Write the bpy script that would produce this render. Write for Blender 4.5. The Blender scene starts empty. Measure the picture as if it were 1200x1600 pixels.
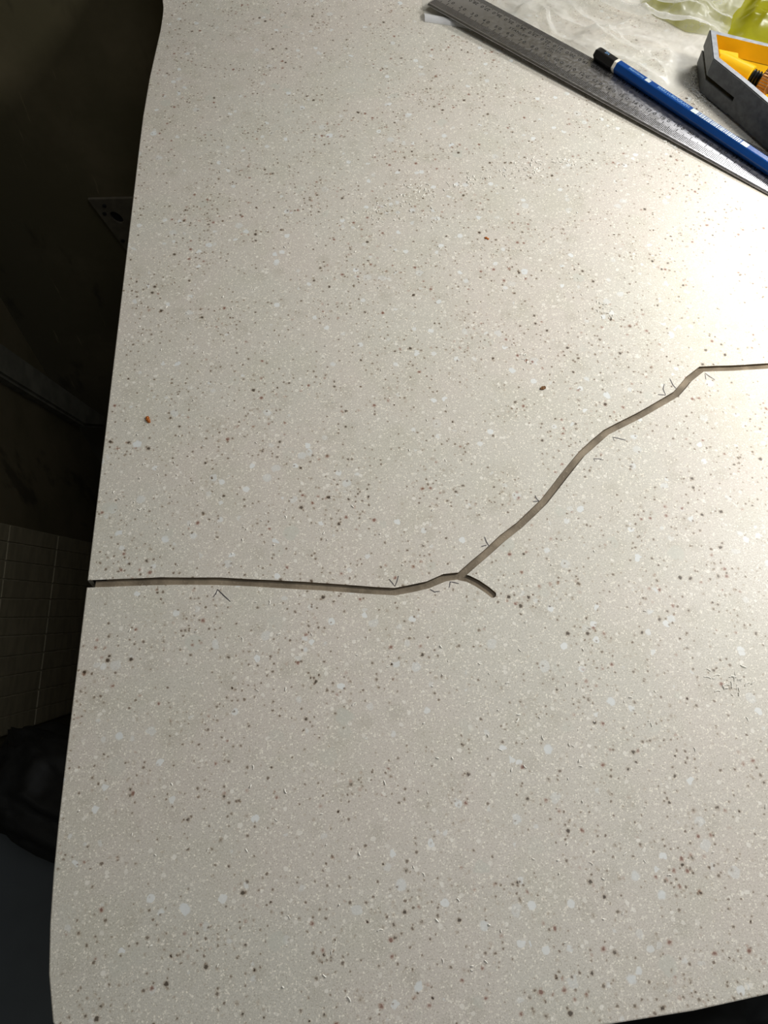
import bpy, bmesh, math, random
from mathutils import Vector, Matrix, noise
random.seed(7)
S = bpy.context.scene
COL = S.collection
Z0 = 0.9                                   # height of the worktop surface above the floor
PI = math.pi

# ------------------------------------------------------------------ camera
CX = Vector((0.99772061, -0.0510176, 0.04416767))      # world axes written in camera axes (right, down, forward)
CY = Vector((-0.06562197, -0.88608674, 0.45885079))
CU = Vector((0.01572692, -0.46070326, -0.88741488))
CAM = Vector((0.112046, -0.527117, Z0 + 0.302791))
cd = bpy.data.cameras.new('camera'); cam = bpy.data.objects.new('camera', cd); COL.objects.link(cam)
cd.sensor_fit = 'VERTICAL'; cd.sensor_height = 36; cd.lens = 27.0; cd.clip_start = 0.01; cd.clip_end = 50
right = Vector((CX[0], CY[0], CU[0])); down = Vector((CX[1], CY[1], CU[1])); fwd = Vector((CX[2], CY[2], CU[2]))
M = Matrix((right, -down, -fwd)).transposed().to_4x4(); M.translation = CAM
cam.matrix_world = M
S.camera = cam

def ray(px, py):
    d = Vector(((px-600)/1200, (py-800)/1200, 1.0))
    return right*d[0] + down*d[1] + fwd*d[2]
def at(px, py, z=0.0):                     # point at height z (m) above the worktop
    r = ray(px, py); t = (Z0 + z - CAM.z)/r.z
    return CAM + r*t
def on(px, py, axis, val):                 # point on a wall plane
    r = ray(px, py); t = (val - CAM[axis])/r[axis]
    return CAM + r*t

# ------------------------------------------------------------------ world, lights, exposure
S.view_settings.view_transform = 'Standard'; S.view_settings.look = 'None'
S.view_settings.exposure = 0.0; S.view_settings.gamma = 1.0; S.view_settings.use_curve_mapping = False
W = bpy.data.worlds.new('world'); S.world = W; W.use_nodes = True
W.node_tree.nodes['Background'].inputs[0].default_value = (0.95, 0.98, 1.0, 1)
W.node_tree.nodes['Background'].inputs[1].default_value = 0.085

def area(name, loc, target, size, power, col, sy=None, spread=PI):
    l = bpy.data.lights.new(name, 'AREA'); l.energy = power; l.color = col; l.size = size
    l.spread = spread
    if sy: l.shape = 'RECTANGLE'; l.size_y = sy
    o = bpy.data.objects.new(name, l); COL.objects.link(o); o.location = loc
    o.rotation_euler = (Vector(target)-Vector(loc)).to_track_quat('-Z', 'Y').to_euler(); return o
def spot(name, loc, target, power, col, ang, blend, rad):
    l = bpy.data.lights.new(name, 'SPOT'); l.energy = power; l.color = col; l.spot_size = math.radians(ang)
    l.spot_blend = blend; l.shadow_soft_size = rad
    o = bpy.data.objects.new(name, l); COL.objects.link(o); o.location = loc
    o.rotation_euler = (Vector(target)-Vector(loc)).to_track_quat('-Z', 'Y').to_euler(); return o
area('work_lamp_panel', (0.52, -0.26, Z0+0.34), (0.28, -0.32, Z0), 0.07, 1.95, (1.0, 0.97, 0.92), sy=0.09)
spot('work_lamp_beam', (0.52, -0.28, Z0+0.36), (0.425, -0.268, Z0), 6.2, (1.0, 0.83, 0.62), 44, 1.0, 0.025)
area('cupboard_strip_light', (0.54, 0.06, Z0+0.27), (0.28, -0.34, Z0), 0.22, 1.7, (1.0, 0.995, 0.98), sy=0.06)
area('ceiling_light', (0.45, -0.50, Z0+1.1), (0.33, -0.36, Z0), 0.40, 2.1, (0.97, 0.985, 1.0))

# ------------------------------------------------------------------ helpers
def thing(name, label, cat, loc=(0, 0, 0), group=None):
    o = bpy.data.objects.new(name, None); COL.objects.link(o); o.location = loc
    o.empty_display_size = 0.02
    o['label'] = label; o['category'] = cat
    if group: o['group'] = group
    return o
def tag(o, label, cat=None, group=None, kind=None):
    o['label'] = label
    if cat: o['category'] = cat
    if group: o['group'] = group
    if kind: o['kind'] = kind
    return o
def obj(name, bm, m, parent=None, smooth=False):
    me = bpy.data.meshes.new(name)
    if isinstance(bm, bmesh.types.BMesh):
        bm.to_mesh(me); bm.free()
    else:
        me.from_pydata(*bm); me.update()
    for mm in (m if isinstance(m, (list, tuple)) else [m]): me.materials.append(mm)
    if smooth:
        for p in me.polygons: p.use_smooth = True
    o = bpy.data.objects.new(name, me); COL.objects.link(o)
    if parent:
        o.parent = parent
        o.matrix_parent_inverse = Matrix.Translation(-Vector(parent.location)) if parent.type == 'EMPTY' else Matrix.Identity(4)
    return o
def smooth_by_angle(o, deg=35):
    me = o.data
    for p in me.polygons: p.use_smooth = True
    bm = bmesh.new(); bm.from_mesh(me)
    for e in bm.edges:
        if len(e.link_faces) == 2 and e.calc_face_angle(0) > math.radians(deg): e.smooth = False
    bm.to_mesh(me); bm.free()
def prism(bm, poly, z0, z1, bev=0.0, segs=2, topw=None):
    """vertical prism over a ccw polygon of (x, y); bevels the top rim"""
    a = [bm.verts.new((x, y, z0)) for x, y in poly]; b = [bm.verts.new((x, y, z1)) for x, y in poly]
    n = len(poly)
    fs = [bm.faces.new(a[::-1]), bm.faces.new(b)]
    for i in range(n): fs.append(bm.faces.new((a[i], a[(i+1) % n], b[(i+1) % n], b[i])))
    bmesh.ops.recalc_face_normals(bm, faces=fs)
    if bev:
        es = [e for e in bm.edges if e.verts[0] in b and e.verts[1] in b]
        bmesh.ops.bevel(bm, geom=es, offset=bev, segments=segs, profile=0.5, affect='EDGES')
def box(bm, c, s, rot=None, bev=0.0):
    r = bmesh.ops.create_cube(bm, size=1.0)
    vs = r['verts']
    mat = Matrix.Translation(c) @ (rot.to_4x4() if rot else Matrix.Identity(4)) @ Matrix.Diagonal((*s, 1))
    bmesh.ops.transform(bm, matrix=mat, verts=vs)
    if bev:
        es = list({e for v in vs for e in v.link_edges})
        bmesh.ops.bevel(bm, geom=es, offset=bev, segments=2, profile=0.5, affect='EDGES')
def frame_from(d, up=(0, 0, 1)):
    d = Vector(d).normalized(); s = Vector(up).cross(d).normalized(); u = d.cross(s)
    return Matrix((d, s, u)).transposed()              # columns: along, side, up
def lathe(bm, prof, org, axis, n=24, rfun=None):
    """revolve (s, r) pairs about axis from org"""
    F = frame_from(axis); rings = []
    for s, r in prof:
        rings.append([bm.verts.new(Vector(org) + F @ Vector((s, (r*(rfun(k, n) if rfun else 1))*math.cos(2*PI*k/n), (r*(rfun(k, n) if rfun else 1))*math.sin(2*PI*k/n)))) for k in range(n)])
    for a, b in zip(rings, rings[1:]):
        for k in range(n): bm.faces.new((a[k], b[k], b[(k+1) % n], a[(k+1) % n]))
    bm.faces.new(rings[0]); bm.faces.new(rings[-1][::-1])
    bmesh.ops.recalc_face_normals(bm, faces=bm.faces[:])

# ------------------------------------------------------------------ materials
class N:
    def __init__(s, name):
        s.m = bpy.data.materials.new(name); s.m.use_nodes = True; s.t = s.m.node_tree
        s.b = s.t.nodes['Principled BSDF']; s.out = s.t.nodes['Material Output']
        s.co = s.t.nodes.new('ShaderNodeTexCoord').outputs['Object']
    def link(s, a, b):
        if hasattr(a, 'node'): s.t.links.new(a, b)
        else: b.default_value = a
    def noise(s, scale, detail=3, rough=.5, co=None):
        n = s.t.nodes.new('ShaderNodeTexNoise'); s.t.links.new(co or s.co, n.inputs['Vector'])
        n.inputs['Scale'].default_value = scale; n.inputs['Detail'].default_value = detail; n.inputs['Roughness'].default_value = rough
        return n
    def voro(s, scale, feat='F1', metric='EUCLIDEAN', rnd=1.0, co=None):
        n = s.t.nodes.new('ShaderNodeTexVoronoi'); s.t.links.new(co or s.co, n.inputs['Vector'])
        n.feature = feat; n.distance = metric; n.inputs['Scale'].default_value = scale; n.inputs['Randomness'].default_value = rnd
        return n
    def math(s, op, a, b=0.0, c=None):
        n = s.t.nodes.new('ShaderNodeMath'); n.operation = op
        s.link(a, n.inputs[0]); s.link(b, n.inputs[1])
        if c is not None: s.link(c, n.inputs[2])
        return n.outputs[0]
    def step(s, v, lo, hi, a=0.0, b=1.0):
        n = s.t.nodes.new('ShaderNodeMapRange'); n.interpolation_type = 'SMOOTHSTEP'
        s.link(v, n.inputs[0]); s.link(lo, n.inputs[1]); s.link(hi, n.inputs[2]); n.inputs[3].default_value = a; n.inputs[4].default_value = b
        return n.outputs[0]
    def mix(s, f, a, b, mode='MIX'):
        n = s.t.nodes.new('ShaderNodeMix'); n.data_type = 'RGBA'; n.blend_type = mode
        s.link(f, n.inputs[0])
        for v, i in ((a, 6), (b, 7)):
            if hasattr(v, 'node'): s.t.links.new(v, n.inputs[i])
            else: n.inputs[i].default_value = (*v, 1)
        return n.outputs[2]
    def sep(s, c):
        n = s.t.nodes.new('ShaderNodeSeparateColor'); s.t.links.new(c, n.inputs[0]); return n.outputs
    def vadd(s, v):
        n = s.t.nodes.new('ShaderNodeVectorMath'); n.operation = 'ADD'; s.t.links.new(s.co, n.inputs[0]); n.inputs[1].default_value = v; return n.outputs[0]
    def vscale(s, v):
        n = s.t.nodes.new('ShaderNodeVectorMath'); n.operation = 'MULTIPLY'; s.t.links.new(s.co, n.inputs[0]); n.inputs[1].default_value = v; return n.outputs[0]
    def bump(s, h, dist, strength=1.0):
        n = s.t.nodes.new('ShaderNodeBump'); n.inputs['Distance'].default_value = dist; n.inputs['Strength'].default_value = strength
        s.t.links.new(h, n.inputs['Height']); s.t.links.new(n.outputs[0], s.b.inputs['Normal'])
    def set(s, **k):
        for a, v in k.items():
            i = s.b.inputs[a.replace('_', ' ')]
            if hasattr(v, 'node'): s.t.links.new(v, i)
            elif isinstance(v, tuple) and len(v) == 3: i.default_value = (*v, 1)
            else: i.default_value = v
        return s
def srgb(r, g, b):
    f = lambda v: v/12.92 if v <= .04045 else ((v+.055)/1.055)**2.4
    return (f(r/255), f(g/255), f(b/255))
def plain(name, col, rough=.5, metal=0.0, var=.12, scale=60, bump=0.0):
    n = N(name); k = n.noise(scale, 4)
    c = n.mix(n.step(k.outputs[0], .3, .7), tuple(v*(1-var) for v in col), tuple(min(1, v*(1+var)) for v in col))
    n.set(Base_Color=c, Roughness=rough, Metallic=metal)
    if bump: n.bump(k.outputs[0], bump)
    return n.m

def worktop_material():
    n = N('speckled_solid_surface')
    warp = n.noise(900, 2)
    big = n.noise(14, 3); mid = n.noise(45, 3)
    base = n.mix(n.step(big.outputs[0], .35, .65), srgb(204, 201, 191), srgb(208, 201, 192))
    base = n.mix(n.step(mid.outputs[0], .45, .72, 0, .55), base, srgb(199, 196, 182))
    # translucent darker resin pools
    pool = n.voro(95); pr = n.sep(pool.outputs['Color'])
    base = n.mix(n.math('MULTIPLY', n.step(pr[0], .5, .8), n.step(pool.outputs['Distance'], .55, .1, 0, .45)), base, srgb(184, 179, 166))
    # fine grains
    for sc, lo, hi, amt, col, off in ((1300, .57, .65, .6, (232, 228, 215), 0), (1700, .46, .35, .55, (156, 149, 131), 7.7), (850, .62, .67, .8, (242, 237, 224), 12.3), (2300, .58, .65, .7, (242, 238, 226), 3.3)):
        v = n.noise(sc, 3, .6, n.vadd((off, off*.7, off*.3)))
        base = n.mix(n.step(v.outputs[0], lo, hi, 0, amt) if lo < hi else n.step(v.outputs[0], hi, lo, amt, 0), base, srgb(*col))
    # chips: whole cells of a voronoi, so they come out as angular flakes
    wv = n.t.nodes.new('ShaderNodeVectorMath'); wv.operation = 'SCALE'; wn = n.noise(500, 2); n.t.links.new(wn.outputs['Color'], wv.inputs[0]); wv.inputs['Scale'].default_value = .0012
    for sc, pr_, off, col, op in ((1500, .07, 2.7, (246, 241, 228), .95), (900, .045, 1.3, (242, 238, 226), .7), (600, .024, 5.2, (242, 239, 230), .75), (360, .022, 9.4, (228, 231, 230), .9), (250, .018, 4.4, (222, 226, 226), .9), (150, .022, 6.6, (200, 201, 191), .6)):
        va = n.t.nodes.new('ShaderNodeVectorMath'); va.operation = 'ADD'; n.t.links.new(n.vadd((off, off*1.3, off*.21)), va.inputs[0]); n.t.links.new(wv.outputs[0], va.inputs[1])
        v = n.voro(sc, co=va.outputs[0]); c = n.sep(v.outputs['Color'])
        f = n.math('MULTIPLY', n.step(c[0], 1-pr_-.002, 1-pr_), n.step(v.outputs['Distance'], .62, .46))
        f = n.math('MULTIPLY', f, n.step(c[2], 0, 1, op*.4, op))
        base = n.mix(f, base, srgb(*col))
    # dark brown specks, in loose clusters, some with a rusty halo
    wv2 = n.t.nodes.new('ShaderNodeVectorMath'); wv2.operation = 'SCALE'; wn2 = n.noise(1400, 2); n.t.links.new(wn2.outputs['Color'], wv2.inputs[0]); wv2.inputs['Scale'].default_value = .0009
    clus = n.noise(42, 2, co=n.vadd((2, 5, 1)))
    for sc, th, r0, off, core, halo, hal in ((330, .44, .118, 11.1, (58, 42, 27), (158, 136, 108), .45), (430, .50, .140, 14.8, (78, 58, 40), (166, 146, 120), .4), (260, .76, .125, 19.2, (104, 52, 38), (164, 124, 102), .55), (230, .72, .13, 23.5, (66, 54, 42), (156, 136, 110), .45)):
        va = n.t.nodes.new('ShaderNodeVectorMath'); va.operation = 'ADD'; n.t.links.new(n.vadd((off, off*.6, off*.11)), va.inputs[0]); n.t.links.new(wv2.outputs[0], va.inputs[1])
        v = n.voro(sc, co=va.outputs[0]); c = n.sep(v.outputs['Color'])
        gate = n.step(n.math('ADD', c[0], n.math('MULTIPLY', n.math('SUBTRACT', clus.outputs[0], .5), 1.9)), th+.12, th+.16)
        d = n.math('ADD', v.outputs['Distance'], n.math('MULTIPLY', n.math('SUBTRACT', warp.outputs[0], .5), .2))
        rr = n.math('MULTIPLY', n.math('ADD', c[1], .55), r0)
        dd = n.math('SUBTRACT', rr, d)
        base = n.mix(n.math('MULTIPLY', gate, n.step(dd, -.2, .05, 0, hal)), base, srgb(*halo))
        base = n.mix(n.math('MULTIPLY', n.math('MULTIPLY', gate, n.step(dd, -.05, .07)), n.step(c[2], 0, 1, .6, 1.0)), base, srgb(*core))
    fine = n.noise(1600, 2)
    n.set(Base_Color=base, Roughness=n.step(fine.outputs[0], .3, .7, .40, .52), Specular_IOR_Level=.38)
    n.bump(fine.outputs[0], 0.00004, .6)
    return n.m
M_top = worktop_material()

def groove_material():
    n = N('raw_groove_bed')
    st = n.noise(420, 3, co=n.vscale((.25, .25, 1))); k = n.noise(900, 3)
    c = n.mix(n.step(st.outputs[0], .3, .7), srgb(108, 97, 80), srgb(146, 133, 113))
    c = n.mix(n.step(k.outputs[0], .62, .75, 0, .6), c, srgb(176, 164, 144))
    n.set(Base_Color=c, Roughness=.75); n.bump(k.outputs[0], .0002); return n.m
M_groove = groove_material()

def steel_material(name, col, r0, r1, d=None):
    n = N(name); k = n.noise(500, 3); q = n.noise(30, 3)
    c = n.mix(n.step(q.outputs[0], .3, .7), tuple(v*.88 for v in col), col)
    n.set(Base_Color=c, Metallic=1.0, Roughness=n.step(k.outputs[0], .3, .7, r0, r1)); n.bump(k.outputs[0], .00002)
    return n.m
M_steel = steel_material('ruler_steel', (.58, .575, .595), .30, .42)
M_ink = plain('black_etching', (.012, .012, .013), .6)
M_cast = plain('grey_cast_metal', srgb(92, 94, 93), .5, .35, .18, 300, .0001)
M_castedge = plain('worn_machined_edge', srgb(152, 155, 160), .45, 0, .15, 300)
M_yellow = plain('yellow_enamel', srgb(224, 178, 24), .32, 0, .05, 80)
M_brass = plain('knurled_brass', srgb(166, 124, 82), .4, .7, .2, 300)
M_black = plain('black_steel', (.012, .014, .014), .35, .3)
M_pblue = plain('blue_lacquer', srgb(14, 66, 134), .24, 0, .05, 90)
M_pblack = plain('black_lacquer', (.012, .012, .013), .28, 0, .1)
M_pwhite = plain('white_lacquer', srgb(226, 222, 208), .35)
M_silver = plain('silver_print', srgb(110, 152, 196), .4)
M_label = plain('white_print', srgb(196, 206, 206), .45)
M_wood = plain('bare_wood', srgb(206, 164, 112), .6)
M_lead = plain('graphite', (.03, .03, .032), .4)
M_pencil = plain('graphite_line', srgb(74, 70, 74), .6)
M_crumb = plain('white_swarf', srgb(246, 243, 234), .6)
M_orange = plain('orange_crumb', srgb(172, 94, 18), .6, 0, .3, 900)
M_brown = plain('brown_crumb', srgb(120, 84, 48), .7, 0, .3, 900)
M_floor = plain('dark_floor', srgb(58, 50, 40), .6)
M_bag = plain('black_polythene', (.015, .016, .016), .55, 0, .2, 120)
M_box = plain('blue_grey_plastic', srgb(90, 96, 99), .4, 0, .05, 30)
M_cab = plain('cream_cabinet', srgb(196, 190, 176), .5)
M_handle = plain('brushed_handle', (.5, .5, .5), .35, 1)
M_plate = plain('grubby_plate', srgb(104, 98, 84), .5, 0, .2, 80)
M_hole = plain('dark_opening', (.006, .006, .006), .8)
M_batten = plain('grey_batten', srgb(122, 120, 108), .7, 0, .2, 60, .0004)
M_grout = plain('grout', srgb(186, 178, 154), .8)
def wall_material(name, c1, c2):
    n = N(name); a = n.noise(7, 5, .6); b = n.noise(22, 4, .6, n.vscale((1, 1, .4)))
    c = n.mix(n.step(a.outputs[0], .4, .7), c1, c2)
    c = n.mix(n.step(b.outputs[0], .57, .68, 0, .7), c, tuple(v*.35 for v in c1))
    st = n.noise(60, 3, .6, n.vscale((3, 3, .25)))
    c = n.mix(n.step(st.outputs[0], .68, .78, 0, .5), c, tuple(v*2 for v in c2))
    n.set(Base_Color=c, Roughness=.75); n.bump(b.outputs[0], .0006); return n.m
M_wall = wall_material('stained_plaster', srgb(92, 86, 62), srgb(116, 106, 82))
def tile_material():
    n = N('ribbed_brown_tile'); k = n.noise(120, 3, .5, n.vscale((1, .3, 1)))
    n.set(Base_Color=n.mix(n.step(k.outputs[0], .3, .7), srgb(148, 140, 116), srgb(168, 158, 132)), Roughness=.5); return n.m
M_tile = tile_material()
def film_material(name, col, alpha, rough=.22):
    n = N(name); t = n.t
    lw = t.nodes.new('ShaderNodeLayerWeight'); lw.inputs['Blend'].default_value = .35
    tr = t.nodes.new('ShaderNodeBsdfTransparent'); tr.inputs[0].default_value = (*[min(1, .55+.45*v) if name.startswith('clear') else v for v in col], 1)
    n.set(Base_Color=col, Roughness=rough, Specular_IOR_Level=.6, Subsurface_Weight=0.0)
    tl = t.nodes.new('ShaderNodeBsdfTranslucent'); tl.inputs[0].default_value = (*col, 1)
    m0 = t.nodes.new('ShaderNodeMixShader'); m0.inputs[0].default_value = .4
    t.links.new(n.b.outputs[0], m0.inputs[1]); t.links.new(tl.outputs[0], m0.inputs[2])
    m1 = t.nodes.new('ShaderNodeMixShader')
    cl = n.noise(60, 3)
    f = n.math('ADD', n.math('MULTIPLY', lw.outputs['Facing'], .75), n.step(cl.outputs[0], .35, .7, alpha-.12, alpha+.12))
    n.link(n.math('MINIMUM', f, .95), m1.inputs[0])
    t.links.new(tr.outputs[0], m1.inputs[1]); t.links.new(m0.outputs[0], m1.inputs[2])
    t.links.new(m1.outputs[0], n.out.inputs[0]); return n.m
M_film = film_material('clear_polythene', (.86, .86, .83), .22)
M_hem = film_material('clear_polythene_folded', (.92, .93, .95), .85)
M_yfilm = film_material('yellow_polythene', (.36, .345, .012), .66)

# ------------------------------------------------------------------ setting
XW, YB = -0.2195, 0.09
bm = bmesh.new(); box(bm, (1.1, YB+.06, 1.2), (2.9, .12, 2.4)); wall_back = obj('wall_back', bm, M_wall)
tag(wall_back, 'dark stained plaster wall behind the worktop', kind='structure')
bm = bmesh.new(); box(bm, (XW-.06, -1.1, 1.2), (.12, 2.26, 2.4)); wall_left = obj('wall_left', bm, M_wall)
tag(wall_left, 'dark plaster wall beyond the gap at the left of the worktop', kind='structure')
bm = bmesh.new(); box(bm, (1.1, -1.1, -.05), (2.9, 2.6, .1)); tag(obj('floor', bm, M_floor), 'dark floor', kind='structure')

# raked mosaic tiles on the left wall
rows = [(818.9, .215), (847, .16), (876.6, .125), (905.6, .09), (935.6, .02), (966, -.012), (994.7, -.05), (1027, -.12), (1057, -.16), (1089, -.205), (1120, -.26), (1149.4, -.335)]
cols = [-70, 4, 83, 172]
def tile_corner(i, j):
    y, s = rows[i]; x = cols[j]
    for _ in range(4):
        py = y + s*x; x = cols[j] - .131*(py-836)
    return on(x, y+s*x, 0, XW)
first = None
for i in range(len(rows)-1):
    for j in range(3):
        q = [tile_corner(i, j), tile_corner(i, j+1), tile_corner(i+1, j+1), tile_corner(i+1, j)]
        c = sum(q, Vector())/4
        sh = []
        for k in range(4):
            d1 = (q[k-1]-q[k]).normalized(); d2 = (q[(k+1) % 4]-q[k]).normalized(); sh.append(q[k] + (d1+d2)*.0008)
        q = sh
        bm = bmesh.new()
        lift = .006
        a = [bm.verts.new(p) for p in q]; b = [bm.verts.new(p + Vector((lift, 0, 0)) + (c-p)*.012) for p in q]
        bm.faces.new(b); bm.faces.new(a[::-1])
        for k in range(4): bm.faces.new((a[k], a[(k+1) % 4], b[(k+1) % 4], b[k]))
        bmesh.ops.recalc_face_normals(bm, faces=bm.faces[:])
        obj('tile', bm, M_tile, wall_left)
q = [tile_corner(0, 0), tile_corner(0, 3), tile_corner(11, 3), tile_corner(11, 0)]
bm = bmesh.new(); a = [bm.verts.new(p) for p in q]; b = [bm.verts.new(p+Vector((.0045, 0, 0))) for p in q]
bm.faces.new(b); bm.faces.new(a[::-1])
for k in range(4): bm.faces.new((a[k], a[(k+1) % 4], b[(k+1) % 4], b[k]))
bmesh.ops.recalc_face_normals(bm, faces=bm.faces[:]); obj('grout', bm, M_grout, wall_left)

# grey sloping batten on the left wall
P = [(-40, 520), (152, 652), (150, 668), (118, 666), (-40, 574)]
q = [on(x, y, 0, XW) for x, y in P]
bm = bmesh.new(); a = [bm.verts.new(p) for p in q]; b = [bm.verts.new(p+Vector((.012, 0, 0))) for p in q]
bm.faces.new(b); bm.faces.new(a[::-1])
for k in range(5): bm.faces.new((a[k], a[(k+1) % 5], b[(k+1) % 5], b[k]))
bmesh.ops.recalc_face_normals(bm, faces=bm.faces[:])
bmesh.ops.bevel(bm, geom=[e for e in bm.edges if e.verts[0] in b and e.verts[1] in b], offset=.003, segments=2, affect='EDGES')
tag(obj('wall_batten', bm, M_batten), 'dusty grey batten sloping across the dark wall left of the worktop', 'batten')

# blanking plate with a hole on the back wall, below worktop height
A = on(138, 308, 1, YB); B = on(212, 306, 1, YB); Cc = on(197, 387, 1, YB)
ex = (B-A).normalized(); ey = (Cc-A).normalized()
root = thing('outlet_plate', 'dark triangular looking plate with a round hole, on the wall behind the gap', 'outlet plate', A)
Fw = Vector((0, -1, 0)); L1, L2 = .085, .085
def pl(u, v, h=0): return A + ex*(u*L1) + ey*(v*L2) + Fw*h
hp = on(183, 336, 1, YB) - A
dt = ex.x*ey.z-ex.z*ey.x; HU = (hp.x*ey.z-hp.z*ey.x)/dt/L1; HV = (ex.x*hp.z-ex.z*hp.x)/dt/L2; HR = .0050/L1
bm = bmesh.new()
outer = [(0, 0), (.5, 0), (1, 0), (1, .5), (1, 1), (.5, 1), (0, 1), (0, .5)]
NS = 24; ring = []; hole = []
for k in range(NS):
    t = 2*PI*k/NS; c, s_ = math.cos(t), math.sin(t); m = max(abs(c), abs(s_))
    ring.append((.5+.5*c/m, .5+.5*s_/m)); hole.append((HU+HR*c, HV+HR*1.5*s_))
vb = [[bm.verts.new(pl(u, v, h)) for u, v in L] for L, h in ((ring, .0005), (ring, .0035), (hole, .0035), (hole, .001))]
for r0, r1 in zip(vb, vb[1:]):
    for k in range(NS): bm.faces.new((r0[k], r0[(k+1) % NS], r1[(k+1) % NS], r1[k]))
bmesh.ops.recalc_face_normals(bm, faces=bm.faces[:]); obj('frame', bm, M_plate, root)
bm = bmesh.new(); a = [bm.verts.new(pl(u, v, .0012)) for u, v in hole]; bm.faces.new(a); obj('opening', bm, M_hole, root)
for u, v in ((.13, .09), (.60, .09), (.07, .20), (.05, .62)):
    bm = bmesh.new(); lathe(bm, [(0, .0019), (.0007, .0019), (.0011, .0012)], pl(u, v, .0036), Fw, 12); obj('screw', bm, M_hole, root)

# ------------------------------------------------------------------ worktop
left_edge = [(4.2, 24), (4.6, 16), (5.0, 8), (4.3, -8), (3.2, -24), (1.0, -57), (-.2, -95), (-.3, -124), (-.1, -250), (0, -380), (-.1, -467), (0, -491.6), (.4, -508), (1.3, -524), (2.9, -539), (6, -552.7)]
front = [(9.5, -558), (15, -562), (24, -564.7), (40, -566.5), (70, -567.6), (110, -567.8), (150, -567.2), (191, -565.6), (218, -563.9), (244, -561), (290, -555), (350, -546), (430, -535), (560, -522), (800, -510), (1200, -505)]
CR = 60.0; CS = 8.0
def cove(y):                                # y in mm behind the start line -> surface height in mm
    d = y - CS
    return 0.0 if d <= 0 else CR - math.sqrt(max(0, CR*CR - min(d, CR)**2))
outline = [(x, y) for x, y in left_edge if y < CS-.5] + front + [(1200, CS)] + [(5.0, CS)]
mm = .001
bm = bmesh.new()
prism(bm, [(x*mm, y*mm) for x, y in outline], Z0-.030, Z0, 0)
fe = []
for e in bm.edges:
    a, b = e.verts
    if a.co.z > Z0-.001 and b.co.z > Z0-.001 and max(a.co.y, b.co.y) < CS*mm-.001 and max(a.co.x, b.co.x) < 1.19: fe.append(e)
bmesh.ops.bevel(bm, geom=fe, offset=.0005, segments=2, profile=.5, affect='EDGES')
worktop = obj('worktop', bm, [M_top, M_top])
tag(worktop, 'beige speckled stone-effect worktop with a routed crack running across it', 'worktop')

main_px = [(100, 913.5), (138, 912.3), (165, 911.3), (250, 908.0), (343, 908.2), (400, 911), (500, 916.5), (560, 921), (617, 924.5), (668, 914), (695, 902.5), (719, 899.5), (741, 880), (760, 864), (785, 841), (812, 820), (850, 783.5), (880, 745), (909, 709), (947, 675.5), (1000, 648.5), (1056.5, 615.5), (1076.5, 592), (1096, 576.8), (1143, 575.2), (1200, 571.8)]
branch_px = [(716, 901), (731, 904), (746, 911.5), (761, 921.5), (769.5, 928.5)]
main = [at(*p) for p in main_px]; main = [Vector((p.x, p.y)) for p in main] + [Vector((.37, -.2985)), Vector((.43, -.297)), Vector((.52, -.290))]
branch = [Vector(at(*p)[:2]) for p in branch_px]
def densify(pts, step=.006):
    out = []
    for i in range(len(pts)-1):
        p0, p1, p2, p3 = pts[max(0, i-1)], pts[i], pts[i+1], pts[min(len(pts)-1, i+2)]
        k = max(1, int((p2-p1).length/step))
        for j in range(k):
            t = j/k
            lin = p1.lerp(p2, t)
            cr = .5*((2*p1)+(p2-p0)*t+(2*p0-5*p1+4*p2-p3)*t*t+(3*p1-p0-3*p2+p3)*t**3)
            out.append(lin.lerp(cr, .28))
    out.append(pts[-1]); return out
main = densify(main); branch = densify(branch, .003)
def ribbon(pts, w, round_end=False, start=None):
    L, R = [], []
    for i, p in enumerate(pts):
        d = (pts[min(i+1, len(pts)-1)] - pts[max(i-1, 0)]).normalized(); n_ = Vector((-d.y, d.x))
        ww = w*(1+.10*noise.noise(Vector((p.x*120, p.y*120, 3))))/2
        L.append(p+n_*ww); R.append(p-n_*ww)
    cap = []
    if round_end:
        d = (pts[-1]-pts[-2]).normalized(); n_ = Vector((-d.y, d.x))
        for k in range(1, 8):
            t = PI*k/8; cap.append(pts[-1] - n_*(w/2)*math.cos(t) + d*(w/2)*math.sin(t))
    return [tuple(p) for p in R] + [tuple(p) for p in cap] + [tuple(p) for p in L[::-1]]
GW, GD = .0034, .0016
def cutter(poly, z0, z1):
    b_ = bmesh.new(); prism(b_, poly, z0, z1); bmesh.ops.triangulate(b_, faces=b_.faces[:]); return obj('cut', b_, M_top)
cuts = [cutter(ribbon(main, GW, True), Z0-GD, Z0+.01), cutter(ribbon(branch, GW*.95, True), Z0-GD*.97, Z0+.0101)]
pA, pB = at(100, 913.3), at(147.5, 911.8)
cuts.append(cutter(ribbon([Vector(pA[:2]), Vector(at(125, 912.6)[:2]), Vector(pB[:2])], GW*.97, True), Z0-.05, Z0+.0102))
for c in cuts:
    md = worktop.modifiers.new('b', 'BOOLEAN'); md.operation = 'DIFFERENCE'; md.object = c; md.solver = 'EXACT'
bpy.context.view_layer.update()
dg = bpy.context.evaluated_depsgraph_get()
nm = bpy.data.meshes.new_from_object(worktop.evaluated_get(dg)); worktop.modifiers.clear(); worktop.data = nm; nm.name = 'worktop'
for c in cuts: bpy.data.objects.remove(c)
nm.materials.clear(); nm.materials.append(M_top)
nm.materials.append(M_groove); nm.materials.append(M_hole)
cl_pts = densify(main, .0012) + branch; pBx = pB.x
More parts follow.
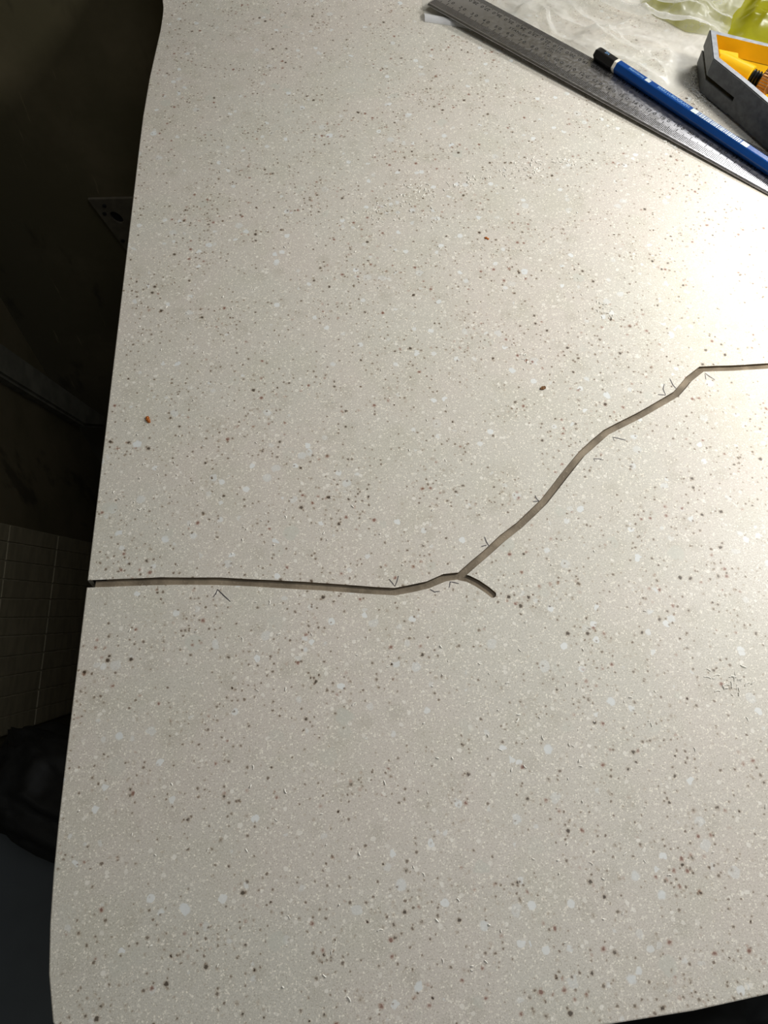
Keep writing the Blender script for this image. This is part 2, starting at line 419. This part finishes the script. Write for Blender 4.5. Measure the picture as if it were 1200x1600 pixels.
for p in nm.polygons:
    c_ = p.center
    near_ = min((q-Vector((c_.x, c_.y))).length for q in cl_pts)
    if abs(p.normal.z) < .5 and .0006 < c_.x < pB.x+.0025 and near_ < .0034 and c_.z < Z0-.0005: p.material_index = 2; continue  # slot walls coloured near-black, painting in the shade inside the through-cut
    p.material_index = 1 if (abs(p.normal.z) < .5 and c_.x < 1.0 and c_.z < Z0-.0005 and .002 < near_+.002 < .0052 and c_.x > .0006) else 0
# the rough bed of the groove
bm = bmesh.new()
keep = [Vector(pB[:2])] + [p for p in main if p.x > pB.x+.001]
prism(bm, ribbon(keep, GW*.96), Z0-GD-.0004, Z0-GD+.0002)
prism(bm, ribbon(branch, GW*.90, True), Z0-GD-.0004, Z0-GD+.0003)
bmesh.ops.triangulate(bm, faces=bm.faces[:])
tag(obj('groove_bed', bm, M_groove, worktop), 'rough brown bed of the routed groove')
# coved upstand
bm = bmesh.new()
prof = [(CS-.4, -30), (CS-.4, 0)] + [(CS+CR*math.sin(t), CR-CR*math.cos(t)) for t in [math.radians(68)*k/16 for k in range(1, 17)]] + [(CS+60, 40), (CS+74, 40), (CS+74, -30)]
def upx(y, z): return 5.0 - .12*max(0, z)*0 + (-.8 if y > CS+10 else 0)*min(1, (y-CS)/20)
ra = [bm.verts.new((upx(y, z)*mm, y*mm, Z0+z*mm)) for y, z in prof]; rb = [bm.verts.new((1.2, y*mm, Z0+z*mm)) for y, z in prof]
for i in range(len(prof)): j = (i+1) % len(prof); bm.faces.new((ra[i], ra[j], rb[j], rb[i]))
bm.faces.new(ra); bm.faces.new(rb[::-1]); bmesh.ops.recalc_face_normals(bm, faces=bm.faces[:])
up = obj('upstand', bm, M_top, worktop); smooth_by_angle(up, 30)
tag(up, 'coved upstand curving up at the back edge')

# pencil marks beside the groove
marks = [[(340, 921), (337, 928), (333, 933)], [(340, 921), (349, 930), (360, 940)], [(608, 905), (613, 911), (617, 916), (620, 909), (622.5, 900)],
 [(672, 921), (679, 925), (687, 924)], [(702, 918), (703.5, 909), (709, 910), (717, 912)], [(757, 839), (760, 847), (764.5, 854)], [(752, 854), (760, 852)],
 [(836, 774), (838, 779), (842, 783)], [(833, 784), (842, 783)], [(960, 689), (957.5, 683), (966, 685), (978, 688)], [(930, 721), (927.5, 717), (935, 717), (943, 718.5)],
 [(1038, 600), (1036, 608), (1040, 617)], [(1028, 616.5), (1040, 617.5)], [(1046.5, 591.5), (1051, 601), (1057, 608)], [(1103, 593), (1101.5, 583), (1108, 588), (1117, 593.5)]]
for mk in marks:
    pts = densify([Vector(at(*p)[:2]) for p in mk], .0015)
    bm = bmesh.new(); w_ = .00042
    rows_ = []
    for i, p in enumerate(pts):
        d = (pts[min(i+1, len(pts)-1)]-pts[max(0, i-1)]).normalized(); n_ = Vector((-d.y, d.x))*w_*.5*(.55+.6*math.sin(PI*(i+.5)/len(pts)))
        rows_.append((bm.verts.new((p.x+n_.x, p.y+n_.y, Z0+.00006)), bm.verts.new((p.x-n_.x, p.y-n_.y, Z0+.00006))))
    for a, b in zip(rows_, rows_[1:]): bm.faces.new((a[0], a[1], b[1], b[0]))
    bmesh.ops.recalc_face_normals(bm, faces=bm.faces[:])
    obj('pencil_mark', bm, M_pencil, worktop)

# base cabinet that carries the worktop
cab = thing('base_cabinet', 'cream base cabinet under the speckled worktop', 'cabinet', (.6, -.25, 0))
bm = bmesh.new(); box(bm, (.60, -.22, .485), (1.14, .54, .77), bev=.002); obj('carcass', bm, M_cab, cab)
bm = bmesh.new(); box(bm, (.60, -.20, .05), (1.10, .46, .098)); obj('plinth', bm, M_cab, cab)
for k in range(2):
    bm = bmesh.new(); box(bm, (.32+.565*k, -.499, .485), (.55, .018, .75), bev=.002); d_ = obj('door', bm, M_cab, cab)
    bm = bmesh.new(); box(bm, (.55+.1*k, -.527, .70), (.012, .008, .14), bev=.002); box(bm, (.55+.1*k, -.516, .76), (.008, .02, .008)); box(bm, (.55+.1*k, -.516, .64), (.008, .02, .008))
    h_ = obj('handle', bm, M_handle); h_.parent = d_

# ------------------------------------------------------------------ steel ruler
RL, RW, RT = .300, .0306, .0011
th, rise = -.8052, .004
ph = math.asin(rise/RL)
e = Vector((math.cos(th)*math.cos(ph), math.sin(th)*math.cos(ph), -math.sin(ph))); nn = Vector((-math.sin(th), math.cos(th), 0)); uu = e.cross(nn)
R0 = Vector((.18085, .00555, Z0+rise+.0004))
RM = Matrix((e, nn, uu)).transposed().to_4x4(); RM.translation = R0
def local(o, mat): o.data.transform(mat); return o
ruler = thing('steel_ruler', 'steel millimetre ruler lying across the upper right of the worktop', 'ruler', tuple(R0))
bm = bmesh.new()
prof = [(0, 0), (0, .0002), (.0009, RT), (RW-.0006, RT), (RW, RT-.0004), (RW, 0)]
ra = [bm.verts.new((0.0, y, z)) for y, z in prof]; rb = [bm.verts.new((RL, y, z)) for y, z in prof]
for i in range(len(prof)): j = (i+1) % len(prof); bm.faces.new((ra[i], ra[j], rb[j], rb[i]))
bm.faces.new(ra); bm.faces.new(rb[::-1]); bmesh.ops.recalc_face_normals(bm, faces=bm.faces[:])
bmesh.ops.transform(bm, matrix=RM, verts=bm.verts[:])
obj('blade', bm, M_steel, ruler)
bm = bmesh.new()
def quad(x0, x1, y0, y1, z): bm.faces.new([bm.verts.new((x, y, z)) for x, y in ((x0, y0), (x1, y0), (x1, y1), (x0, y1))])
for k in range(1, 300):
    w_ = .00021; x = k*mm
    l1 = .0102 if k % 10 == 0 else (.0088 if k % 5 == 0 else .0074)
    l2 = .0068 if k % 10 == 0 else (.0056 if k % 5 == 0 else .0046)
    quad(x-w_, x+w_, .0018, l1, RT+.00003)
    quad(x-w_, x+w_, RW-l2, RW-.0007, RT+.00003)
bmesh.ops.transform(bm, matrix=RM, verts=bm.verts[:])
tag(obj('graduations', bm, M_ink, ruler), 'black millimetre graduations', kind='stuff')
def text_mesh(s, size, shear=0, spacing=1.0):
    cu = bpy.data.curves.new('t', 'FONT'); cu.body = s; cu.size = size; cu.align_x = 'CENTER'; cu.align_y = 'CENTER'; cu.space_character = spacing; cu.resolution_u = 3; cu.offset = size*.012
    o = bpy.data.objects.new('t', cu); COL.objects.link(o); bpy.context.view_layer.update()
    me = bpy.data.meshes.new_from_object(o.evaluated_get(bpy.context.evaluated_depsgraph_get()))
    bpy.data.objects.remove(o); bpy.data.curves.remove(cu); return me
def put_text(bm_, s, size, mat, spacing=1.0):
    me = text_mesh(s, size, spacing=spacing); me.transform(mat); bm_.from_mesh(me); bpy.data.meshes.remove(me)
bm = bmesh.new()
for k in range(10, 300, 10):
    s_ = str(k); left_, right_ = s_[:-1], s_[-1]
    for off, rot in ((.0122, 0), (RW-.0074, PI)):
        x = k*mm if rot == 0 else RL-k*mm
        base = RM @ Matrix.Translation((x, off, RT+.00004)) @ Matrix.Rotation(rot, 4, 'Z')
        put_text(bm, left_, .0039, base @ Matrix.Translation((-.0004-.0011*len(left_), 0, 0)), 1.0)
        put_text(bm, right_, .0039, base @ Matrix.Translation((.0018, 0, 0)))
obj('numerals', bm, M_ink, ruler)
bm = bmesh.new()
put_text(bm, 'STANLEY', .0030, RM @ Matrix.Translation((.0625, .0178, RT+.00004)), 1.25)
put_text(bm, 'STAINLESS', .0023, RM @ Matrix.Translation((.0885, .0196, RT+.00004)), 1.35)
put_text(bm, 'STEEL', .0023, RM @ Matrix.Translation((.0885, .0170, RT+.00004)), 1.25)
obj('lettering', bm, M_ink, ruler)

# ------------------------------------------------------------------ pencil
ap = .0036                                   # apothem
def rz(x, y): return (R0 + 0*e).z + 0
P0 = at(931.5, 82.5, .0072); P1 = at(1192.5, 255, .0056)
pd = (P1-P0).normalized(); PF = frame_from(pd)           # columns: along, side, up
PM = PF.to_4x4(); PM.translation = P0
pencil = thing('pencil', 'blue hexagonal pencil with black dipped end, lying on the steel ruler', 'pencil', tuple(P0))
cr = ap/math.cos(PI/6)
def hexring(bm_, s, k, n=6):
    return [bm_.verts.new(PM @ Vector((s, k*cr*math.cos(PI/3*i), k*cr*math.sin(PI/3*i)))) for i in range(6)]
def hexbody(name, stations, m):
    b_ = bmesh.new(); rs = [hexring(b_, s, k) for s, k in stations]
    for a, b in zip(rs, rs[1:]):
        for i in range(6): b_.faces.new((a[i], a[(i+1) % 6], b[(i+1) % 6], b[i]))
    b_.faces.new(rs[0][::-1]); b_.faces.new(rs[-1]); bmesh.ops.recalc_face_normals(b_, faces=b_.faces[:])
    es = [ed for ed in b_.edges if abs((ed.verts[0].co-ed.verts[1].co).normalized().dot(pd)) > .99]
    bmesh.ops.bevel(b_, geom=es, offset=.0005, segments=2, profile=.5, affect='EDGES')
    return obj(name, b_, m, pencil)
hexbody('barrel', [(.0178, .985), (.160, .985)], M_pblue)
hexbody('end_cap', [(0, .72), (.0008, .90), (.0024, 1.0), (.0162, 1.0)], M_pblack)
hexbody('band', [(.0161, 1.005), (.0181, 1.005)], M_pwhite)
b_ = bmesh.new(); lathe(b_, [(.1595, cr*.95), (.176, .0016)], P0, pd, 18); obj('sharpened_cone', b_, M_wood, pencil)
b_ = bmesh.new(); lathe(b_, [(.1755, .0016), (.184, .0003)], P0, pd, 12); obj('lead', b_, M_lead, pencil)
# printing on the top facet (side axis points to the back right)
TZ = ap*.985+.00004
def pm(s, y=0.0): return PM @ Matrix.Translation((s, y, TZ))
def sp(px): return (at(px, 105+(px-990)*.663, .0100)-P0).dot(pd)
b_ = bmesh.new()
put_text(b_, 'Made in Germany', .0025, pm((sp(989)+sp(1011))/2), (sp(1011)-sp(989))/.0172)
put_text(b_, 'MARS LUMOGRAPH', .0028, pm((sp(1031)+sp(1082))/2), (sp(1082)-sp(1031))/.0262)
obj('barrel_print', b_, M_silver, pencil)
b_ = bmesh.new(); bm = b_
quad(sp(1014), sp(1021), -.0014, .0012, 0); quad(sp(1015), sp(1018), -.0008, .0017, .00001)
bmesh.ops.transform(b_, matrix=pm(0), verts=b_.verts[:]); obj('emblem', b_, M_label, pencil)
b_ = bmesh.new(); bm = b_
quad(sp(1085), sp(1094), -.0018, .0016, 0); x = sp(1095); rnd = random.Random(4)
while x < sp(1160):
    w_ = rnd.choice((.00022, .0003, .0005, .0007)); quad(x, x+w_, -.0018, .0016, 0); x += w_ + rnd.choice((.0003, .0004, .0006))
quad(sp(1162), sp(1172), -.0018, .0016, 0)
bmesh.ops.transform(b_, matrix=pm(0), verts=b_.verts[:]); obj('barcode', b_, M_label, pencil)
b_ = bmesh.new(); put_text(b_, '2H', .0026, PM @ Matrix.Translation((.0080, .0002, ap+.00004))); obj('grade_print', b_, M_silver, pencil)

# ------------------------------------------------------------------ plastic films
def catmull(pts, x):
    for (x0, y0), (x1, y1) in zip(pts, pts[1:]):
        if x0 <= x <= x1:
            t = (x-x0)/(x1-x0); t = t*t*(3-2*t)*.4 + t*.6
            return y0+(y1-y0)*t
    return pts[0][1] if x < pts[0][0] else pts[-1][1]
def ridge(p, seed):
    """long sharp creases over soft swells"""
    h = 0
    for sc, am, rot in ((17, 1.0, -.35), (30, .5, .55), (60, .18, -.7)):
        c, s_ = math.cos(rot), math.sin(rot)
        q = Vector(((p.x*c-p.y*s_)*sc*.55, (p.x*s_+p.y*c)*sc*1.5, seed))
        q += Vector((noise.noise(q*.6+Vector((5, 1, 2))), noise.noise(q*.6+Vector((1, 9, 4))), 0))*.5
        h += am*(1-min(1, abs(noise.noise(q))*2.6))**2
    return h/1.7
def creases(p, lines):
    h = 0
    for (a, b, am, w) in lines:
        d = b-a; t = max(0, min(1, (p-a).dot(d)/d.length_squared)); r = (p-a-d*t).length
        h += am*math.sin(PI*min(1, max(0, .08+.84*t)))*max(0, 1-r/w)**1.5
    return h
def cl(*L): return [(Vector(at(*a)[:2]), Vector(at(*b)[:2]), am, w) for a, b, am, w in L]
def film(name, m, low, top, x0, x1, nx, ny, base, amp, seed, flat_pts=(), lines=()):
    vs, fs = [], []
    for j in range(ny+1):
        for i in range(nx+1):
            t = j/ny; xe = x1
            if name.startswith('clear'):
                for _ in range(3): xe = edge(catmull(low, xe)+(top-catmull(low, xe))*t)
            x = x0+(xe-x0)*i/nx
            yl = catmull(low, x); y = yl+(top-yl)*t
            d = y-yl
            k = min(1, max(0, (d-.006)/.03)); k = k*k*(3-2*k)
            for fx, fy, fr in flat_pts:
                dd = math.hypot(x-fx, y-fy); k *= min(1, max(.04, (dd-fr)/.018))
            rel = Vector((x-R0.x, y-R0.y)); v_ = rel.x*nn.x+rel.y*nn.y
            if name.startswith('clear'): k *= min(1, max(0, (v_-RW-.001)/.012))
            h = base + amp*k*(.12+ridge(Vector((x, y, 0)), seed)) + .8*creases(Vector((x, y)), lines)*min(1, k*1.6) + .0003*k*(noise.noise(Vector((x*300, y*300, seed)))+1)
            back = sm((y-catmull(ylow, x)+.022)/.03)
            if name.startswith('clear'): h += .0035*back*sm((x-XA+.01)/.03)
            else: h = .0008 + (h-.0008)*sm((x-edge(y)-.001)/.012)
            cz = cove(y/mm)*mm
            vs.append((x + .004*k*noise.noise(Vector((x*40, y*40, 2.2))), y - .35*cz*0 , Z0 + cz + h))
    for j in range(ny):
        for i in range(nx):
            a = j*(nx+1)+i; fs.append((a, a+1, a+nx+2, a+nx+1))
    return obj(name, (vs, [], fs), m, smooth=True)
ylow = [(at(*p).x, at(*p).y) for p in ((990, 0), (1030, 30), (1075, 52), (1115, 57), (1150, 66), (1200, 80))] + [(.50, -.06)]
def sm(t): t = min(1, max(0, t)); return t*t*(3-2*t)
XA = at(1035, 20).x; E1_, E2_ = at(1137, 55), at(1163, 2)
def edge(y): return E1_.x + (E2_.x-E1_.x)*(y-E1_.y)/(E2_.y-E1_.y) + .0025*noise.noise(Vector((y*90, 2, 3)))
lowpts = [at(*p) for p in ((664, 35), (700, 41), (738, 46))]
lowpts = [(p.x, p.y) for p in lowpts] + [(at(*p).x, at(*p).y) for p in ((800, 54), (880, 97), (940, 132), (1000, 152), (1055, 150), (1082, 134), (1108, 120), (1150, 132), (1200, 150))] + [(.46, -.10)]
flat = [(.349, -.06, .004), (.345, -.075, .004), (.343, -.088, .004), (.355, -.07, .010), (.37, -.085, .016), (.39, -.10, .030), (.42, -.12, .045), (.40, -.085, .02)]
cf = film('clear_plastic_sheet', M_film, lowpts, .058, lowpts[0][0], .46, 320, 190, .0003, .0060, 3.3, flat, cl(((830, -5), (1010, 45), .004, .0046), ((1000, 44), (1105, 62), .003, .0042), ((880, 18), (985, 80), .0035, .0044), ((795, 30), (845, 12), .003, .0042), ((905, 60), (1040, 72), .003, .0042), ((960, 100), (1060, 112), .003, .0044), ((985, 110), (1075, 145), .003, .0044), ((850, 50), (920, 85), .003, .0042), ((1010, 5), (1075, 44), .003, .0042), ((720, 5), (770, 12), .003, .003), ((800, -10), (1100, 66), .006, .009), ((930, 20), (1085, 62), .005, .006), ((860, 30), (1010, 100), .005, .008), ((760, 18), (900, 84), .003, .006), ((985, 85), (1090, 100), .004, .007), ((935, 95), (1055, 140), .004, .008), ((1000, 90), (1070, 150), .003, .006), ((840, 20), (870, 74), .004, .005), ((1000, 10), (1110, 40), .006, .007), ((1080, 20), (1180, 66), .005, .006)))
hem = [at(663, 30), at(690, 34.5), at(715, 40), at(742, 47)]
b_ = bmesh.new(); rws = []
for i, p in enumerate(hem):
    rws.append([b_.verts.new(p + Vector((0, dy, dz))) for dy, dz in ((-.0034+.0008*i, .0003), (-.0020+.0006*i, .0022), (.0016, .0026), (.0040-.0006*i, .0018), (.0052-.0008*i, .0004))])
for a, b in zip(rws, rws[1:]):
    for k in range(4): b_.faces.new((a[k], b[k], b[k+1], a[k+1]))
bmesh.ops.recalc_face_normals(b_, faces=b_.faces[:])
obj('folded_edge', b_, M_hem, cf, smooth=True)
tag(cf, 'crumpled clear plastic sheet spread behind the steel ruler at the back of the worktop', 'plastic sheet')
yf = film('yellow_plastic_bag', M_yfilm, ylow, .056, at(1000, 0).x, .47, 130, 70, .0035, .011, 8.7, [(.39, -.095, .028), (.42, -.115, .04)])
tag(yf, 'crumpled translucent yellow plastic bag behind the grey hand plane', 'plastic bag')

# ------------------------------------------------------------------ small hand plane
body = [Vector(p)*mm for p in ((349, -58.5), (343.4, -87.5), (354.5, -109.5), (371, -146), (425, -208), (458, -176), (400, -83))]
inner_t = .0036
def inset(poly, t):
    out = []; n = len(poly)
    for i in range(n):
        a, b, c = poly[i-1], poly[i], poly[(i+1) % n]
        d1 = (b-a).normalized(); d2 = (c-b).normalized()
        n1 = Vector((-d1.y, d1.x)); n2 = Vector((-d2.y, d2.x)); m_ = (n1+n2).normalized()
        out.append(b + m_*(t/max(.35, m_.dot(n1))))
    return out
ccw = sum(a.x*b.y-b.x*a.y for a, b in zip(body, body[1:]+body[:1])) > 0
inn = inset(body, inner_t if ccw else -inner_t)
plane = thing('hand_plane', 'small grey metal hand plane with yellow inside and brass wheel, at the right edge', 'hand plane', (.385, -.115, Z0+.001))
HZ, G0, G1 = .0212, .0085, .0108
zb = Z0+.0012
def wall_ring(b_, outer_, inner_, z0, z1, sel, bev=.0007):
    """walls over edges sel; each as part of one ring"""
    n = len(outer_); vo = {}; 
    def v(key, p, z):
        if key not in vo: vo[key] = b_.verts.new((p.x, p.y, z))
        return vo[key]
    for i in sel:
        j = (i+1) % n
        o0, o1, i0, i1 = outer_[i], outer_[j], inner_[i], inner_[j]
        A0, A1 = v(('o', i, 0), o0, z0), v(('o', j, 0), o1, z0); B0, B1 = v(('o', i, 1), o0, z1), v(('o', j, 1), o1, z1)
        C0, C1 = v(('i', i, 0), i0, z0), v(('i', j, 0), i1, z0); D0, D1 = v(('i', i, 1), i0, z1), v(('i', j, 1), i1, z1)
        b_.faces.new((A0, A1, B1, B0)); f_in = b_.faces.new((C1, C0, D0, D1)); f_in.material_index = 1
        f_t = b_.faces.new((B0, B1, D1, D0)); f_t.material_index = 2; b_.faces.new((A1, A0, C0, C1))
        if (i-1) % n not in sel: b_.faces.new((A0, B0, D0, C0))
        if (i+1) % n not in sel: b_.faces.new((B1, A1, C1, D1))
    bmesh.ops.recalc_face_normals(b_, faces=b_.faces[:])
mats = [M_cast, M_yellow, M_castedge]
b_ = bmesh.new(); wall_ring(b_, body, inn, zb+G1, zb+HZ, list(range(7)))
outs = [ed for ed in b_.edges if len(ed.link_faces) == 2 and {f.material_index for f in ed.link_faces} == {0, 2}]
bmesh.ops.bevel(b_, geom=outs, offset=.0005, segments=2, affect='EDGES')
obj('upper_body', b_, mats, plane)
b_ = bmesh.new(); wall_ring(b_, body, inn, zb+.0005, zb+G1, [2, 3, 4, 5])     # the body behind the slot runs down to the sole
obj('side_wall', b_, mats, plane)
b_ = bmesh.new()
shoe = [body[6]*.45+body[0]*.55, body[0], body[1], body[2], inn[2], inn[6]*.45+inn[0]*.55]
cx_ = sum(shoe, Vector((0, 0)))/len(shoe)
shoe = [cx_+(p-cx_)*.996 for p in shoe]
prism(b_, [tuple(p) for p in (shoe if ccw else shoe[::-1])], zb-.0002, zb+G0, .0006)
tag(obj('adjustable_toe', b_, M_cast, plane), 'lower toe plate below the slot')
b_ = bmesh.new(); fl = inset(body, .0028 if ccw else -.0028); prism(b_, [tuple(p) for p in (fl if ccw else fl[::-1])], zb+.0090, zb+.0104)
obj('bed', b_, M_yellow, plane)
# yellow block, boss, threaded rod, knurled wheel
ax = Vector((.752, -.659, 0))
def W2(x, y, z): return Vector((x*mm, y*mm, zb+z*mm))
b_ = bmesh.new(); prism(b_, [(p[0]*mm, p[1]*mm) for p in ((351.0, -82.8), (361.6, -84.4), (364.0, -76.2), (352.4, -71.5))], zb+.0098, zb+.0172, .0008)
obj('nose_block', b_, M_yellow, plane)
E0, E1 = at(1129, 97.5, .0152), at(1174, 118.5, .0152)
ax = (E1-E0).normalized(); BL = (E1-E0).length
b_ = bmesh.new(); lathe(b_, [(-.002, .0054), (BL-.0006, .0054), (BL, .0048)], E0, ax, 40); o = obj('boss', b_, M_yellow, plane); smooth_by_angle(o)
b_ = bmesh.new()
pr = [(0, .0026)]
for k in range(4): pr += [(.0006+k*.0018, .0042), (.0012+k*.0018, .0042), (.0018+k*.0018, .0029)]
lathe(b_, pr, E1, ax, 24); obj('threaded_rod', b_, M_black, plane)
b_ = bmesh.new(); lathe(b_, [(0, .006), (.0006, .0092), (.0010, .0096), (.0060, .0096), (.0064, .0092), (.0070, .0056)], E1+ax*.0070, ax, 80, lambda k, n: 1.0 if k % 2 else .955)
obj('adjusting_wheel', b_, M_brass, plane)
b_ = bmesh.new(); lathe(b_, [(0, .0035), (.03, .0035)], E1+ax*.0138, ax, 20); obj('wheel_spindle', b_, M_brass, plane)

# ------------------------------------------------------------------ shavings and crumbs
def curl(vs, fs, c, L, w, ang, bend, lift):
    n = 5; base = len(vs)
    for i in range(n+1):
        t = i/n-.5; a = ang+bend*t
        x = c.x + L*t*math.cos(ang) - bend*L*t*t*.5*math.sin(ang); y = c.y + L*t*math.sin(ang) + bend*L*t*t*.5*math.cos(ang)
        z = c.z + lift*(1-4*t*t)
        nx, ny = -math.sin(a)*w/2, math.cos(a)*w/2
        vs += [(x+nx, y+ny, z), (x, y, z+w*.35), (x-nx, y-ny, z)]
    for i in range(n):
        a = base+3*i
        fs += [(a, a+3, a+4, a+1), (a+1, a+4, a+5, a+2), (a, a+2, a+5, a+3)]
    fs += [(base, base+1, base+2), (base+3*n, base+3*n+2, base+3*n+1)]
vs, fs = [], []
R = random.Random(11)
def scatter(pts, n, spread, Lr=(.0006, .0022), wr=(.00028, .0006), z=0):
    for _ in range(n):
        i = R.randrange(len(pts)-1) if len(pts) > 1 else 0
        a = pts[i]; b = pts[min(i+1, len(pts)-1)]; t = R.random()
        px = a[0]+(b[0]-a[0])*t + R.gauss(0, spread[0]); py = a[1]+(b[1]-a[1])*t + R.gauss(0, spread[1])
        c = at(px, py); c.z = Z0+z+.00012
        if not (.004 < c.x < .5 and -.555 < c.y < .004): continue
        q = Vector((c.x, c.y))
        if min((q-p).length for p in cl_pts[::2]) < .0036: continue
        rel = q - Vector((R0.x, R0.y)); u_ = rel.x*e.x+rel.y*e.y; v_ = rel.x*nn.x+rel.y*nn.y
        if -.0003 < v_ < RW+.02 and u_ > -.001 and z == 0 and px < 1075: continue
        if -.0003 < v_ < RW+.001: continue
        curl(vs, fs, c, R.uniform(*Lr), R.uniform(*wr), R.uniform(0, 6.28), R.uniform(-1.6, 1.6), R.uniform(0, .00022))
scatter([(588, 330), (615, 318), (650, 300), (665, 292)], 60, (12, 9))
scatter([(690, 298), (720, 290), (745, 275)], 40, (10, 7))
scatter([(770, 272), (800, 265), (830, 258), (850, 268)], 75, (12, 7))
scatter([(870, 254), (890, 256)], 22, (8, 4))
scatter([(580, 350), (640, 322), (720, 340)], 25, (25, 12))
scatter([(1038, 218), (1052, 224), (1066, 229)], 40, (5, 2.5), (.0008, .0026))
scatter([(780, 62), (830, 100), (900, 140), (990, 190)], 40, (8, 3), (.0005, .0014))
scatter([(1076, 150), (1088, 152), (1100, 158), (1112, 172)], 90, (9, 6), (.0006, .0022))
scatter([(1070, 125), (1080, 135)], 40, (4, 8))
scatter([(1083, 108), (1083, 128), (1088, 142), (1096, 150)], 150, (3.5, 4), (.0006, .0020), (.0002, .00045), .0007)
scatter([(1108, 1058), (1130, 1062), (1155, 1075), (1165, 1055)], 24, (12, 10), (.0012, .0030))
scatter([(300, 560), (250, 500), (230, 470)], 40, (50, 40), (.0004, .0012))
scatter([(330, 740), (360, 790), (200, 760)], 55, (70, 50), (.0004, .0012))
scatter([(940, 480), (955, 490)], 25, (9, 8), (.0006, .0014))
scatter([(815, 552), (822, 560)], 10, (6, 5))
scatter([(300, 950), (700, 1000), (1000, 1200), (700, 1400), (300, 1300), (1100, 900)], 160, (190, 170), (.0006, .0018))
scatter([(300, 150), (600, 250), (900, 350), (700, 600), (400, 400)], 150, (120, 90), (.0005, .0014))
sw = obj('shavings', (vs, [], fs), M_crumb); tag(sw, 'fine white shavings scattered over the speckled worktop', 'shavings', kind='stuff')
def crumb(name, label, px, py, sizes, m, seed):
    c = at(px, py); b_ = bmesh.new(); rr = random.Random(seed)
    for dx, dy, s_ in sizes:
        r = bmesh.ops.create_icosphere(b_, subdivisions=2, radius=s_)
        for v in r['verts']:
            k = 1+.45*noise.noise(v.co*(1.6/s_)+Vector((seed, dx*900, 0)))
            v.co = Vector((v.co.x*k+dx, v.co.y*k+dy, v.co.z*k*.55+s_*.45))
    bmesh.ops.transform(b_, matrix=Matrix.Translation(c), verts=b_.verts[:])
    return tag(obj(name, b_, m), label, 'crumb', group='orange crumbs on the worktop' if name.startswith('orange') else None)
crumb('orange_crumb', 'orange crumb near the left edge of the worktop, halfway up', 230.5, 656, [(0, .0008, .0009), (.0005, -.0007, .0009), (-.0002, 0, .0007), (.0010, -.0014, .0006)], M_orange, 1)
crumb('orange_crumb', 'small curled orange crumb below the white shavings', 760, 372.5, [(0, 0, .0007), (.0008, -.0006, .0006), (-.0006, .0004, .0005)], M_orange, 2)
crumb('brown_crumb', 'brown crumb above the diagonal part of the groove', 848, 607, [(0, 0, .0010), (.0009, .0004, .0008), (-.0008, -.0003, .0007)], M_brown, 3)

# ------------------------------------------------------------------ things beside and in front of the worktop
bx = thing('storage_box', 'blue-grey plastic box standing in the gap left of the worktop', 'box', (-.108, -.56, 0))
rot = Matrix.Rotation(math.radians(10.5), 3, 'Z')
def bxp(b_, c, s_, bev): box(b_, Vector((-.108, -.56, 0)) + rot @ Vector(c), s_, rot, bev)
b_ = bmesh.new(); bxp(b_, (0, 0, .232), (.150, .36, .464), .012); obj('tub', b_, M_box, bx)
b_ = bmesh.new(); bxp(b_, (0, 0, .480), (.162, .376, .034), .010); obj('lid', b_, M_box, bx)
def lump(name, label, c, r, m, seed, sub=5, amp=.16, cat='bag', flat=None, turn=0.0):
    ct, st = math.cos(turn), math.sin(turn)
    b_ = bmesh.new(); bmesh.ops.create_icosphere(b_, subdivisions=sub, radius=1)
    for v in b_.verts:
        p = v.co.copy(); q = p*1.5+Vector((seed, seed*.3, 0)); k = 1
        for sc, am in ((1.2, 1.0), (2.6, .55), (5.5, .25)):
            k += amp*am*((1-abs(noise.noise(q*sc))*2.4))
        sx = math.copysign(abs(p.x)**.75, p.x); sy = math.copysign(abs(p.y)**.75, p.y); sz = math.copysign(abs(p.z)**.7, p.z)
        lx, ly = r[0]*sx*k, r[1]*sy*k
        v.co = Vector((c[0]+lx*ct-ly*st, c[1]+lx*st+ly*ct, c[2]+r[2]*sz*k))
        if flat is not None and v.co.z < flat: v.co.z = flat + .0002*abs(noise.noise(p*9))
    return tag(obj(name, b_, m, smooth=True), label, cat)
lump('black_bag', 'black plastic bag slumped on the blue-grey box below the tiles', (-.116, -.432, .538), (.074, .042, .042), M_bag, 3.1, amp=.11, flat=.498, turn=-.45)
lump('black_sack', 'full black sack standing in front of the worktop at the bottom right', (.30, -.68, .30), (.20, .11, .31), M_bag, 6.4, flat=.001, cat='sack')
